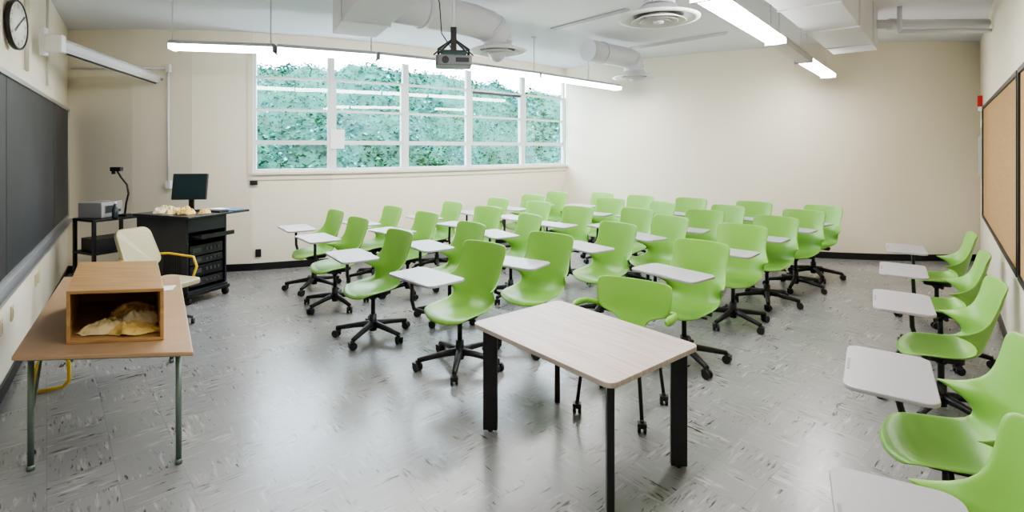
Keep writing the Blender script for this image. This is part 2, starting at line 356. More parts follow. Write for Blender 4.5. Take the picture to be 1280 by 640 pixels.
def chair(x,y,rot,lab,group='green classroom tablet chairs',sc=1.05,back=True,ty=0,tx=0,tz=0,tr=0):
    r=math.radians(rot); fx,fy=-math.sin(r),math.cos(r)
    if back: x+=.31*fx; y+=.31*fy
    t=thing('tablet_chair',lab,'chair',(x,y,0),r,group); t.scale=(sc,sc,sc)
    obj('seat_shell',M_SHELL,parent=t,label='lime green moulded plastic seat shell')
    obj('swivel_mechanism',M_MECH,parent=t)
    obj('stem',M_STEM,parent=t)
    b=obj('star_base',M_BASE,parent=t,rz=random.uniform(0,1.2))
    for k in range(5):
        a=k*2*math.pi/5+.3
        obj('caster',M_CAST,(SR*math.cos(a),SR*math.sin(a),0),random.uniform(0,6.28),b)
    ar=obj('tablet_arm',M_ARM,(tx,ty,0),parent=t)
    tb=obj('writing_tablet',M_TAB,(tx+TC[0],ty+TC[1],.766+tz),math.radians(tr),parent=t,label='grey writing tablet with rounded corners')
    obj('pencil_slot',M_GRIP,parent=tb)
    return t
BK=[(-.26,4.98,0,-.04,.09),(-1.23,5.70,0,-.16,.14),(-2.00,6.76,0,-.18,.17),(-2.57,7.57,0,-.16,.2),
(.42,5.52,6,-.14,.08),(-.49,6.31,-4,-.12,.12),(-1.20,7.35,4,-.18,.15),(-1.86,8.10,-3,-.18,.15),
(1.30,6.3,2,-.12,.05),(.26,7.09,-5,-.15,.08),(-.36,8.07,5,-.15,.1),(-1.0,8.80,0,-.15,.1),
(1.04,8.08,6),(.47,8.83,-4),(-.24,9.45,3),(.42,10.15,0),(.96,10.85,0),(1.87,10.62,0),(1.80,9.43,5),(2.49,9.99,0),(2.57,8.8,-5),(1.90,7.82,-2),(3.28,9.45,3),
(2.14,6.94,-4),(2.84,7.60,4),(3.45,8.23,-3),(4.14,8.83,5),(1.86,5.06,-4,-.16,0),(2.74,6.15,4,-.1,0),(3.53,6.9,-4,-.2,.03),(4.30,7.61,3,-.2,.03),(4.94,8.2,-6,-.2,.03)]
for i,e_ in enumerate(BK):
    x,y,dr=e_[:3]; ty,tx=(e_[3:] if len(e_)>3 else (-.15,.08))
    chair(x*.955,y*.955,132+dr+random.uniform(-6,6),'lime green swivel classroom chair with grey writing tablet',ty=ty,tx=tx,tz=.012,tr=random.uniform(-6,6))
for i,(x,y,r_,ty,tx,tr) in enumerate([(4.70,5.72,56,-.03,0,0),(3.88,4.68,54,-.03,0,0),(3.08,3.71,58,-.08,0,-3),(2.08,2.47,62,-.08,0,-7),(1.36,1.60,76,-.12,-.20,-14)]):
    chair(x,y,r_,'lime green swivel tablet chair lined up along the cork board wall',back=False,group='green chairs along the cork board wall',sc=1.0 if i<3 else 1.02,ty=ty,tx=tx,tr=tr)
def leg_chair(x,y,rot):
    t=thing('leg_chair','low-backed lime green chair on thin black legs behind the table','chair',(x,y,0),math.radians(rot)); t.scale=(1.03,1.03,1.03)
    obj('seat_shell',M_SHELL2,parent=t,label='lime green plastic shell with a low wide back')
    for sx in (-1,1):
        mb=MB(); mb.tube([(.24*sx,-.245,.63),(.30*sx,-.225,.655),(.345*sx,-.15,.675),(.355*sx,-.05,.685),(.352*sx,.03,.688),(.345*sx,.08,.685)],[.018,.020,.024,.030,.032,.018],12,flat=.5)
        obj('armrest',mb.done('armrest',GREEN),parent=t,label='green curved plastic armrest')
    mb=MB(); mb.prism(rrect(.26,.26,.05,4),.42,.44); obj('seat_plate',mb.done('plate',BLACK),parent=t)
    for sx in (-1,1):
        for sy in (-1,1):
            mb=MB(); mb.tube([(.1*sx,.1*sy,.43),(.2*sx,.19*sy,.415),(.235*sx,.225*sy,.06)],.013,10)
            l=obj('leg',mb.done('leg',BLACK),parent=t); obj('caster',M_CAST,(.235*sx,.225*sy,0),.4,l)
leg_chair(.80,3.79,146)
# ------------------------------------------------------------ front table
t=thing('work_table','rectangular table with pale grey wood-grain top and thick black legs','table',(.425,3.285,0),math.radians(-50.5))
mb=MB(); mb.prism(rrect(1.20,.82,.055,6),.70,.73)
obj('tabletop',mb.done('top',wood('ash_laminate',(.36,.295,.275),(.47,.405,.38),(1.2,22,1)),.004),parent=t,label='pale grey wood-grain laminate top with rounded corners')
mb=MB(); mb.box((-.52,-.33,.66),(.52,-.30,.70)); mb.box((-.52,.30,.66),(.52,.33,.70)); mb.box((-.53,-.33,.66),(-.50,.33,.70)); mb.box((.50,-.33,.66),(.53,.33,.70))
obj('apron_frame',mb.done('apron',BLKMET),parent=t)
for sx in (-1,1):
    for sy in (-1,1):
        mb=MB(); ang=math.atan2(sy,sx)
        mb.box((-.048,-.02,.012),(.048,.02,.70),M=Matrix.Translation((.515*sx,.315*sy,0))@Matrix.Rotation(ang,4,'Z'))
        mb.tube([(.515*sx,.315*sy,0),(.515*sx,.315*sy,.013)],.018,12)
        obj('leg',mb.done('leg',BLKMET,.006),parent=t)
# ------------------------------------------------------------ left table
A,B,C,D=(-2.83,2.92),(-1.843,2.99),(-3.05,4.75),(-4.12,4.75)
t=thing('folding_table','brown laminate folding table with grey-green metal legs beside chalkboard','table',(0,0,0))
mb=MB(); mb.prism([A,B,C,D],.70,.725)
obj('tabletop',mb.done('top',wood('tan_laminate',(.44,.285,.165),(.49,.33,.20),(3,3,1),.35),.006),parent=t,label='tan brown laminate top')
mb=MB(); mb.strip(lerp(A,C,.06),lerp(B,D,.06),lerp(B,D,.075),lerp(A,C,.075),.655,.70); mb.strip(lerp(A,C,.94),lerp(B,D,.94),lerp(B,D,.925),lerp(A,C,.925),.655,.70)
mb.strip(lerp(A,C,.06),lerp(A,C,.07),lerp(D,B,.07),lerp(D,B,.06),.655,.70); mb.strip(lerp(B,D,.06),lerp(B,D,.07),lerp(C,A,.07),lerp(C,A,.06),.655,.70)
obj('apron_frame',mb.done('apron',LEGG),parent=t)
corn=[lerp(A,C,.075),lerp(B,D,.075),lerp(C,A,.08),lerp(D,B,.08)]
for i,p in enumerate(corn):
    mb=MB(); mb.tube([(p[0],p[1],.0),(p[0],p[1],.68)],.016,12); mb.tube([(p[0],p[1],.0),(p[0],p[1],.03)],.02,12)
    obj('leg',mb.done('leg',LEGG),parent=t)
for (i,j) in ((1,2),(0,3)):
    q=lerp(corn[i],corn[j],.28); mb=MB()
    mb.tube([(corn[i][0],corn[i][1],.30),(q[0],q[1],.66)],.009,8)
    obj('folding_brace',mb.done('brace',LEGG),parent=t)
a_,b_,c_,d_=(-2.675,3.10),(-2.135,3.17),(-2.71,3.95),(-3.27,3.90)
t=thing('wooden_box','open-fronted medium brown wooden box on the folding table','box')
WB=wood('oak_box',(.44,.25,.095),(.56,.34,.145),(2,14,14),.4,.6)
z0,z1=.726,1.045
mb=MB(); mb.prism([a_,b_,c_,d_],z1-.02,z1); mb.prism([a_,b_,c_,d_],z0,z0+.02)
def side(p,q,w,inn):
    mb.strip(p,q,(q[0]+inn[0]*w,q[1]+inn[1]*w),(p[0]+inn[0]*w,p[1]+inn[1]*w),z0+.02,z1-.02)
side(d_,a_,.022,(1,.1)); side(b_,c_,.022,(-1,-.1)); side(c_,d_,.022,(.3,-1))
obj('case',mb.done('case',WB,.003),parent=t)
def cloth(name,label,cat,loc,sx,sy,hh,m,seed,rz=0,group=None):
    bm=bmesh.new(); N=54; g=[]
    def ridge(x,y,s_):
        v=min(1,abs(noise.noise(Vector((x,y,s_))))*2.6); return 1-v*v*(3-2*v)
    for i in range(N):
        r_=[]
        for j in range(N):
            u=i/(N-1)*2-1; v=j/(N-1)*2-1
            w1=noise.noise(Vector((u*1.5,v*1.5,seed+3))); w2=noise.noise(Vector((u*1.5+9,v*1.5,seed+3)))
            x=u*1.6+w1*1.7+seed; y=v*1.6+w2*1.7
            f=.5*ridge(x,y,seed)+.22*ridge(x*2.0,y*1.3,seed+5)
            big=.30+.6*(.5+noise.noise(Vector((u*1.1+seed,v*1.1,seed))))
            rr=math.sqrt(u*u+v*v); rim=1+.3*noise.noise(Vector((math.cos(math.atan2(v,u))*1.3,math.sin(math.atan2(v,u))*1.3,seed)))
            env=max(0,1-min(1,rr/rim)**4)
            z=env*hh*(big*.65+f*.65)
            k=1-.26*abs(u*v)
            r_.append(bm.verts.new((u*sx*k+.02*w1,v*sy*k+.02*w2,z+.003+.006*max(0,f)*(1-env))))
        g.append(r_)
    for i in range(N-1):
        for j in range(N-1): f=bm.faces.new((g[i][j],g[i+1][j],g[i+1][j+1],g[i][j+1])); f.smooth=True
    me=bpy.data.meshes.new(name); bm.to_mesh(me); bm.free(); me.materials.append(m)
    return obj(name,me,loc,rz,None,label,cat,group)
CL1=mat('cloth_yellow',(.80,.58,.20),.9,noise_amt=.12,nscale=20); CL2=mat('cloth_cream',(.84,.70,.40),.9,noise_amt=.1,nscale=20); CL3=mat('cloth_brown',(.68,.49,.21),.9,noise_amt=.12,nscale=20); CL4=mat('cloth_pale',(.86,.77,.54),.9)
cloth('cleaning_cloth','crumpled yellow cleaning cloth inside the wooden box','cloth',(-2.38,3.26,.748),.15,.09,.065,CL1,1.3,.1)
cloth('cleaning_cloth','crumpled cream cleaning cloth inside the wooden box','cloth',(-2.58,3.27,.748),.14,.09,.075,CL2,4.3,.4)
cloth('cleaning_cloth','crumpled brown-yellow cloth inside the wooden box','cloth',(-2.55,3.50,.748),.18,.12,.13,CL3,7.3,.1)
cloth('cleaning_cloth','crumpled pale cloth inside the wooden box','cloth',(-2.44,3.38,.76),.14,.10,.09,CL4,9.7,.1)
mb=MB(); mb.prism(rrect(.1,.16,.005),0,.003); obj('paper_slip',mb.done('p',PAPER),(-2.90,4.35,.7265),.4,None,'small white paper slip on the folding table','paper')
mb=MB()
mb.tube([(-.10,0,0.011),(-.10,0,.20),(-.07,0,.27),(0,.0,.30),(.07,0,.27),(.10,0,.2),(.10,0,.06),(.06,.0,.02),(-.10,0,.011)],.013,10); obj('yellow_tube_stand',mb.done('c',YEL),(-3.60,4.05,.002),.5,None,'bent yellow metal tube stand under the folding table','stand')
# ------------------------------------------------------------ chalkboard etc
t=thing('chalkboard','long black chalkboard with aluminium frame and chalk tray','chalkboard')
BOARD=mat('slate_board',(.022,.025,.032),.45,noise_amt=.35,nscale=1.5)
y0,y1=.9,7.75; P0=lw(y0); P1=lw(y1); Lb=(P1-P0).length; M0=wallM(P0,LD,LN,0)
mb=MB(); mb.box((0,0.002,.92),(Lb,.02,2.46),M=M0); obj('board_panel',mb.done('b',BOARD),parent=t)
mb=MB(); mb.box((0,.002,2.46),(Lb,.035,2.50),M=M0); mb.box((0,.002,.88),(Lb,.03,.92),M=M0); mb.box((Lb,.002,.88),(Lb+.03,.035,2.5),M=M0)
obj('board_frame',mb.done('f',ALU),parent=t)
for k in (.45,.8):
    mb=MB(); mb.box((Lb*k,.004,.92),(Lb*k+.008,.022,2.46),M=M0); obj('joint_strip',mb.done('j',DGREY),parent=t)
mb=MB(); mb.box((0,.002,.80),(Lb,.02,.88),M=M0); mb.box((0,.02,.84),(Lb,.10,.85),M=M0); mb.box((0,.095,.84),(Lb,.105,.87),M=M0)
obj('chalk_tray',mb.done('tr',ALU),parent=t)
for i,yy in enumerate((3.9,4.25,5.3,5.45)):
    p=lw(yy); mb=MB(); mb.box((-.04,.001,-.06),(.04,.012,.06),M=wallM(p,LD,LN,.55))
    mb.box((-.015,.01,-.035),(.015,.016,.035),M=wallM(p,LD,LN,.55))
    obj('wall_outlet',mb.done('o',OUTLET),label='beige outlet plate on the wall below the chalkboard',category='outlet',group='beige outlet plates below the chalkboard')
p=lw(4.14,.035); t=thing('wall_clock','round white wall clock with black rim','clock',(p.x,p.y,2.9)); 
R9=Matrix.Rotation(math.radians(-9),2)
CD=R9@LD; CN=R9@LN
Mc=wallM(Vector((0,0)),CD,CN,0)@Matrix.Rotation(math.radians(-90),4,'X')
def lathM(prof,m,name,seg=40):
    mb=MB(); mb.lathe(prof,seg=seg); 
    for v in mb.bm.verts: v.co=Mc@v.co
    return obj(name,mb.done(name,m),parent=t)
lathM([(0,.005),(.185,.005),(.185,.028),(0,.028)],mat('clock_face',(.85,.85,.83),.5),'clock_face')
lathM([(.18,.002),(.20,.002),(.202,.03),(.195,.036),(.186,.034),(.185,.026)],BLACK,'rim')
mb=MB()
for ang,l,w in ((.9,.10,.006),(-2.2,.15,.004)):
    mb.box((-w,-.02,.032),(w,l,.034),M=Mc@Matrix.Rotation(ang,4,'Z'))
obj('hands',mb.done('h',BLACK),parent=t)
bmn=bmesh.new()
for h_ in range(1,13):
    cu=bpy.data.curves.new('n','FONT'); cu.body=str(h_); cu.size=.05; cu.align_x='CENTER'; cu.align_y='CENTER'
    o=bpy.data.objects.new('n',cu); COL.objects.link(o); dg=bpy.context.evaluated_depsgraph_get(); mm=bpy.data.meshes.new_from_object(o.evaluated_get(dg)); bpy.data.objects.remove(o)
    an=math.radians(90-30*h_); 
    mm.transform(Mc@Matrix.Rotation(math.pi,4,'Z')@Matrix.Translation((.15*math.cos(an),.15*math.sin(an),.0295)))
    bmn.from_mesh(mm)
me=bpy.data.meshes.new('numerals'); bmn.to_mesh(me); bmn.free(); me.materials.append(BLACK); obj('numerals',me,parent=t)
a=Vector((-4.64,5.24,2.97)); b=Vector((-5.33,7.72,2.95)); d=(b-a).normalized(); nrm=Vector((d.y,-d.x,0)).normalized()
t=thing('projection_screen','white roll-up projection screen housing mounted high on wall','screen')
def fr(u,v,w): return a+d*u+nrm*v+Vector((0,0,w))
Ls=(b-a).length
mb=MB(); sec=[(-.06,-.04),(-.045,-.07),(.045,-.07),(.065,-.03),(.065,.03),(.03,.07),(-.045,.07),(-.06,.05)]
r0=[mb.bm.verts.new(fr(.04,*q)) for q in sec]; r1=[mb.bm.verts.new(fr(Ls,*q)) for q in sec]
n=len(sec); mb.bm.faces.new(r0[::-1]); mb.bm.faces.new(r1)
for i in range(n): mb.bm.faces.new((r0[i],r0[(i+1)%n],r1[(i+1)%n],r1[i]))
obj('case',mb.done('case',mat('screen_case',(.55,.55,.57),.4)),parent=t)
mb=MB(); mb.hexa([fr(*q) for q in ((-.03,-.075,-.09),(.05,-.075,-.09),(.05,.08,-.09),(-.03,.08,-.09),(-.03,-.075,.09),(.05,-.075,.09),(.05,.08,.09),(-.03,.08,.09))])
mb.hexa([fr(*q) for q in ((-.03,-.12,-.13),(.05,-.12,-.13),(.05,-.07,-.13),(-.03,-.07,-.13),(-.03,-.12,.16),(.05,-.12,.16),(.05,-.07,.16),(-.03,-.07,.16))])
obj('end_bracket',mb.done('br',WHITEP,.012),parent=t)
mb=MB(); q0=fr(Ls-.06,0,0); mb.tube([q0,(q0.x,7.84,q0.z)],.02); obj('wall_arm',mb.done('wa',ALU),parent=t)
mb=MB(); mb.tube([fr(.2,.02,-.07),fr(Ls-.05,.02,-.075)],.012)
obj('pull_bar',mb.done('pb',DGREY),parent=t)
# ------------------------------------------------------------ lectern
R70=math.radians(70); c0_=(-3.925,6.26)
t=thing('av_lectern','black rolling teaching lectern with equipment rack','lectern',(c0_[0],c0_[1],0),R70)
W,Dp,Z0,Z1=.56,.9,.12,1.05
mb=MB(); mb.box((0,0,Z0),(W,Dp,Z0+.04)); mb.box((0,.02,Z0),(.025,Dp,Z1)); mb.box((W-.025,.02,Z0),(W,Dp,Z1)); mb.box((0,Dp-.025,Z0),(W,Dp,Z1)); mb.box((0,.02,Z1-.18),(W,.04,Z1)); mb.box((.0,.45,Z0),(W,.47,Z1))
obj('cabinet',mb.done('cab',mat('lectern_laminate',(.022,.024,.032),.35),.004),parent=t)
mb=MB(); mb.box((-.04,-.06,Z1),(W+.03,Dp+.03,Z1+.03)); obj('worktop',mb.done('wt',mat('lectern_top',(.03,.032,.04),.3),.008),parent=t)
mb=MB(); mb.prism(rrect(.30,.55,.04,4,W+.17,.22),Z1+.0,Z1+.025); obj('flip_shelf',mb.done('fs',mat('lectern_top',(.03,.032,.04),.3)),parent=t)
mb=MB(); mb.box((.06,-.14,.80),(W-.03,.1,.82)); mb.box((.06,-.15,.80),(W-.03,-.13,.85)); obj('keyboard_drawer',mb.done('kd',BLACK),parent=t)
for i,(z,h_,m) in enumerate(((.20,.09,DGREY),(.32,.13,BLACK),(.47,.09,DGREY),(.58,.12,DGREY))):
    mb=MB(); mb.box((.05,.03,z),(W-.05,.40,z+h_)); mb.mi=1; mb.box((.08,.022,z+h_*.3),(.2,.03,z+h_*.7)); 
    for k in range(4): mb.box((.26+k*.055,.018,z+h_*.4),(.29+k*.055,.03,z+h_*.65))
    obj('rack_unit',mb.done('ru',[m,mat('rack_detail',(.07,.08,.09),.3)]),parent=t)
mb=MB()
for k in range(8): mb.box((-.004,.12+k*.04,.25),(.002,.14+k*.04,.62))
obj('vent_grille',mb.done('vg',BLACK),parent=t)
mb=MB(); mb.box((-.02,-.02,.09),(W+.02,.06,.13)); mb.box((-.02,Dp-.06,.09),(W+.02,Dp+.02,.13)); mb.box((-.02,0,.09),(.05,Dp,.13)); mb.box((W-.05,0,.09),(W+.02,Dp,.13)); obj('wheel_frame',mb.done('wf',BLACK,.006),parent=t)
for x in (.02,W-.02):
    for y in (.02,Dp-.02):
        mb=MB(); mb.tube([(x-.02,y,.045),(x+.02,y,.045)],.045,16); mb.box((x-.028,y-.02,.05),(x+.028,y+.02,.095)); obj('caster',mb.done('c',BLACK),parent=t)
def onlec(x,y,z=1.081): 
    R=Matrix.Rotation(R70,3,'Z'); v=R@Vector((x,y,0)); return (c0_[0]+v.x,c0_[1]+v.y,z)
m_=thing('computer_monitor','black flat computer monitor on a stand on the lectern','monitor',onlec(.40,.47),math.radians(8))
mb=MB(); mb.prism(rrect(.20,.15,.03,4),0,.015); mb.box((-.03,.02,.01),(.03,.05,.2)); obj('stand',mb.done('st',BLACK),parent=m_)
Mt=Matrix.Translation((0,0,.3))@Matrix.Rotation(math.radians(-10),4,'X')@Matrix.Translation((0,0,-.3))
mb=MB(); mb.box((-.21,-.03,.15),(.21,.015,.49),M=Mt); obj('bezel',mb.done('bz',BLACK,.005),parent=m_)
mb=MB(); mb.box((-.195,-.0325,.165),(.195,-.0295,.475),M=Mt); obj('display',mb.done('d',mat('screen_dark',(.02,.035,.04),.15)),parent=m_)
cloth('rag','crumpled yellow-brown rag on the lectern','cloth',onlec(.14,.20),.10,.08,.11,CL1,2.2,.3)
cloth('rag','crumpled cream rag on the lectern','cloth',onlec(.12,.40),.10,.09,.12,CL2,5.2,.9)
cloth('rag','crumpled pale rag on the lectern','cloth',onlec(.13,.62),.11,.09,.11,CL4,3.9,.9)
cloth('rag','crumpled brown rag on the lectern','cloth',onlec(.26,.05),.07,.06,.07,CL3,8.9,.9)
mb=MB(); mb.box((-.09,-.12,0),(.09,.12,.008)); obj('blue_folder',mb.done('bf',mat('blue_card',(.05,.22,.45),.5)),onlec(W+.14,.1,1.077),R70+.2,None,'thin blue folder on the lectern side shelf','folder')
mb=MB(); mb.box((-.10,-.13,0),(.10,.13,.004)); obj('white_document',mb.done('wd',PAPER),onlec(W+.17,.36,1.077),R70-.1,None,'white printed sheet on the lectern side shelf','paper')
mb=MB(); mb.box((-.07,-.2,0),(.07,.2,.018)); 
mb.mi=1
for i in range(4):
    for j in range(12): mb.box((-.06+i*.03,-.19+j*.032,.018),(-.036+i*.03,-.165+j*.032,.024))
obj('keyboard',mb.done('kb',[BLACK,DGREY]),onlec(.46,.14,1.081),R70,None,'black computer keyboard on the lectern','keyboard')
# ------------------------------------------------------------ document camera cart
ang=math.atan2(LD.y,LD.x)
CR=ang-math.pi/2+.5
t=thing('av_cart','small black equipment cart beside the chalkboard','cart',(-5.36,6.86,0),CR)
for z in (.12,.55,.97): 
    mb=MB(); mb.box((-.29,-.24,z),(.29,.24,z+.03)); obj('shelf_deck',mb.done('sh',BLACK,.004),parent=t)
for x in (-.27,.27):
    for y in (-.22,.22):
        mb=MB(); mb.box((x-.018,y-.018,.08),(x+.018,y+.018,1.0)); l=obj('post',mb.done('po',BLACK),parent=t)
        mb=MB(); mb.tube([(x-.018,y,.04),(x+.018,y,.04)],.04,14); obj('caster',mb.done('c',BLACK),parent=l)
mb=MB(); mb.box((-.22,-.18,.581),(.2,.18,.74)); obj('media_player',mb.done('mp',DGREY),(-5.36,6.86,0),CR,None,'dark grey media player on the cart shelf','player')
mb=MB(); mb.box((-.17,-.16,0),(.17,.16,.2)); mb.mi=1; mb.box((-.12,-.165,.05),(.06,-.158,.16)); mb.box((.09,-.165,.05),(.14,-.158,.1))
obj('equipment_box',mb.done('sb',[SILVER,DGREY],.008),(-5.46,6.86,1.001),CR+.4,None,'silver-grey equipment box on the small cart','device')
t=thing('document_camera','black document camera on a bent gooseneck','camera',(-5.17,6.90,1.001),0)
mb=MB(); mb.prism(rrect(.12,.12,.02,4),0,.03); obj('base',mb.done('b',BLACK),parent=t)
mb=MB(); mb.tube([(0,0,.02),(.02,0,.18),(.05,0,.30),(.03,0,.42),(-.05,0,.52),(-.10,0,.60)],.012,10); obj('gooseneck',mb.done('g',BLACK),parent=t)
mb=MB(); mb.box((-.18,-.03,.60),(-.04,.03,.655)); mb.tube([(-.15,0,.56),(-.15,0,.61)],.022,14); obj('camera_head',mb.done('h',BLACK,.006),parent=t)
t=thing('drink_bottle','small dark bottle with a pale cap on the cart','bottle',(-5.16,6.72,1.001),0)
mb=MB(); mb.lathe([(0,0),(.033,0),(.036,.02),(.036,.12),(.015,.16),(.014,.185),(0,.185)],seg=20); obj('body',mb.done('b',mat('bottle_dark',(.03,.04,.05),.2)),parent=t)
mb=MB(); mb.tube([(0,0,.183),(0,0,.21)],.018,14); obj('cap',mb.done('c',PAPER),parent=t)
# ------------------------------------------------------------ beige chair
t=thing('office_chair','old beige vinyl office chair with yellow metal arms','chair',(-3.72,5.52,0),math.radians(-108))
mb=MB(); mb.prism(rrect(.46,.50,.09,6,0,.05),.44,.50); obj('seat_pad',mb.done('s',BEIGE,.018,3),parent=t)
mb=MB(); M=Matrix.Translation((0,-.38,.76))@Matrix.Rotation(math.radians(26),4,'X')@Matrix.Rotation(math.pi/2,4,'X')
mb.prism(rrect(.42,.46,.09,6),-.025,.025)
for v in mb.bm.verts: v.co=M@Vector((v.co.x*(1-.25*(v.co.y+.22)),v.co.y+.06,v.co.z-.02*(v.co.x/.2)**2))
obj('backrest',mb.done('b',BEIGE,.012,3),parent=t)
for sx in (-1,1):
    mb=MB(); mb.tube([(.19*sx,-.38,.72),(.25*sx,-.24,.72),(.27*sx,.10,.70),(.26*sx,.16,.60),(.22*sx,.13,.44)],.013,10); obj('arm',mb.done('a',YEL),parent=t,label='yellow metal arm')
mb=MB(); mb.tube([(0,0,.10),(0,0,.44)],.025,12)
for k in range(4):
    a_=k*math.pi/2+.7; mb.tube([(0,0,.16),(.27*math.cos(a_),.27*math.sin(a_),.07)],[.025,.015],8)
mb.box((-.03,-.31,.42),(.03,.0,.44)); mb.tube([(0,-.30,.43),(0,-.36,.66)],.02,8)
b=obj('pedestal_base',mb.done('p',DGREY),parent=t)
for k in range(4):
    a_=k*math.pi/2+.7; mb=MB(); mb.tube([(-.015,0,.03),(.015,0,.03)],.03,12); obj('caster',mb.done('c',BLACK),(.27*math.cos(a_),.27*math.sin(a_),0),a_,b)
# ------------------------------------------------------------ ceiling lights
def fixture(p,q,lit,z=3.06,w=.22,rods=(.15,.85)):
    p=Vector(p);q=Vector(q); L=(q-p).length; an=math.atan2(q.y-p.y,q.x-p.x)
    t=thing('pendant_light','long suspended fluorescent light fixture with %s'%('glowing lens' if lit else 'unlit lens'),'light',(p.x,p.y,z),an,'suspended fluorescent fixtures')
    mb=MB(); prof=[(-w/2,.05),(-w/2,.065),(-.06,.10),(.06,.10),(w/2,.065),(w/2,.05)]
    r0=[mb.bm.verts.new((.012,y,z_)) for y,z_ in prof]; r1=[mb.bm.verts.new((L-.012,y,z_)) for y,z_ in prof]
    n=len(prof); mb.bm.faces.new(r0[::-1]); mb.bm.faces.new(r1)
    for i in range(n): mb.bm.faces.new((r0[i],r0[(i+1)%n],r1[(i+1)%n],r1[i]))
    mb.box((.004,-w/2,-.01),(.018,w/2,.06)); mb.box((L-.018,-w/2,-.01),(L-.004,w/2,.06))
    obj('housing',mb.done('h',mat('fixture_enamel',(.5,.5,.53),.4)),parent=t)
    mb=MB(); prof=[(-w/2+.012,.05),(-w/2+.03,.005),(-.03,-.008),(.03,-.008),(w/2-.03,.005),(w/2-.012,.05)]
    r0=[mb.bm.verts.new((.02,y,z_)) for y,z_ in prof]; r1=[mb.bm.verts.new((L-.02,y,z_)) for y,z_ in prof]
    mb.bm.faces.new(r0[::-1]); mb.bm.faces.new(r1)
    for i in range(n): mb.bm.faces.new((r0[i],r0[(i+1)%n],r1[(i+1)%n],r1[i]))
    obj('light_lens',mb.done('ft',TUBE if lit else mat('unlit_lens',(.5,.5,.53),.4)),parent=t)
    for k in rods:
        mb=MB(); mb.tube([(L*k,0,.09),(L*k,0,H-z)],.008,8); mb.tube([(L*k,0,H-z-.03),(L*k,0,H-z)],.04,12); obj('hanging_rod',mb.done('r',WHITEP),parent=t)
row=[(-3.98,6.02),(-2.85,6.241),(-1.773,6.737),(-.75,7.451),(.3926,8.454),(2.078,10.17)]
for i in range(5): fixture(row[i],row[i+1],True,rods=((.02,.95),(.95,),(.95,),(.97,),(.6,))[i])
row=[(-.55,1.6),(.3,2.62),(1.5,4.03),(2.92,5.72),(3.92,6.95),(5.14,8.40)]
for i in range(5): fixture(row[i],row[i+1],i!=3,rods=(.1,.9) if i>1 else (.5,))
# ------------------------------------------------------------ ducts, diffusers, pipes
def duct_box(name,p,q,w,z0,z1,lab):
    p=Vector(p);q=Vector(q);L=(q-p).length; mb=MB(); mb.box((0,-w/2,z0),(L,w/2,z1))
    k=.6
    while k<L-.1: mb.box((k,-w/2-.012,z0-.012),(k+.03,w/2+.012,z1)); k+=1.2
    obj(name,mb.done(name,DUCT,.004),(p.x,p.y,0),math.atan2(q.y-p.y,q.x-p.x),None,lab,'duct')
duct_box('rectangular_duct',(-1.71,5.62),(-.2,2.65),.46,3.13,H-.002,'white painted rectangular air duct under the ceiling')
duct_box('rectangular_duct',(.75,2.42),(4.62,6.96),.5,3.2,H-.002,'white painted rectangular air duct beside the fluorescent row')
def rduct(pts,r,lab):
    mb=MB(); mb.tube(pts,r,28)
    for i in (1,len(pts)//2):
        p=Vector(pts[i]); q=Vector(pts[i+1]); dd=(q-p).normalized()*.02; mb.tube([p-dd,p+dd],r+.012,28)
    obj('round_duct',mb.done('rd',DUCT),label=lab,category='duct')
def arc(p,dirv,zc,r,n=6):
    return [(p[0]+dirv[0]*r*math.sin(k*math.pi/2/n),p[1]+dirv[1]*r*math.sin(k*math.pi/2/n),zc-r+r*math.cos(k*math.pi/2/n)) for k in range(n+1)]
def diffuser(x,y,z,r=.375):
    t=thing('air_diffuser','round white ceiling air diffuser with concentric rings','diffuser',(x,y,z),0,'round ceiling air diffusers')
    mb=MB(); mb.lathe([(.12,.16),(.17,.15),(.20,.11),(r-.02,.06),(r,.05),(r,.035),(r-.05,.03),(r*.62,.07)]); obj('outer_cone',mb.done('oc',WHITEP),parent=t)
    for i,rr in enumerate((.66,.46,.28)):
        mb=MB(); mb.lathe([(r*rr*.55,.06),(r*rr,.01),(r*rr+.006,.012),(r*rr*.6,.066)]); obj('ring_vane',mb.done('rv',WHITEP),parent=t)
    mb=MB(); mb.lathe([(0,.0),(r*.12,.0),(r*.14,.02),(0,.03)],seg=20); obj('center_cap',mb.done('cc',WHITEP),parent=t)
    mb=MB(); mb.lathe([(0,.12),(r*.6,.065)],seg=24); obj('dark_throat',mb.done('dt',DGREY),parent=t)
diffuser(1.374,4.85,3.08); diffuser(-.184,6.6,3.10); diffuser(2.13,9.0,3.10)
mb=MB(); mb.tube([(1.374,4.85,3.25),(1.374,4.85,H-.01)],.15,24); obj('round_duct',mb.done('rd',DUCT),label='short round duct dropping to a ceiling diffuser',category='duct')
d1=Vector((-.184+1.35,6.6-5.55)).normalized()
rduct([(-1.28,5.48,3.45),(-1.0,5.75,3.45),(-.75,6.0,3.45),(-.5,6.24,3.45)]+arc((-.184-d1.x*.24,6.6-d1.y*.24),d1,3.45,.24)[1:]+[(-.184,6.6,3.265)],.20,'curved round duct feeding a ceiling diffuser')
d2=Vector((.78,.7)).normalized()
rduct([(1.2,8.17,3.46),(1.45,8.39,3.46),(1.7,8.62,3.46)]+arc((2.13-d2.x*.22,9-d2.y*.22),d2,3.46,.22)+[(2.13,9.0,3.265)],.17,'round duct elbow above the far diffuser')
mb=MB(); mb.tube([(4.5,6.74,3.52),(6.14,6.68,3.52)],.06,16); mb.tube([(4.9,6.725,3.52),(4.98,6.722,3.52)],.075,16); obj('ceiling_pipe',mb.done('cp',DUCT),label='thick white painted pipe below the ceiling',category='pipe')
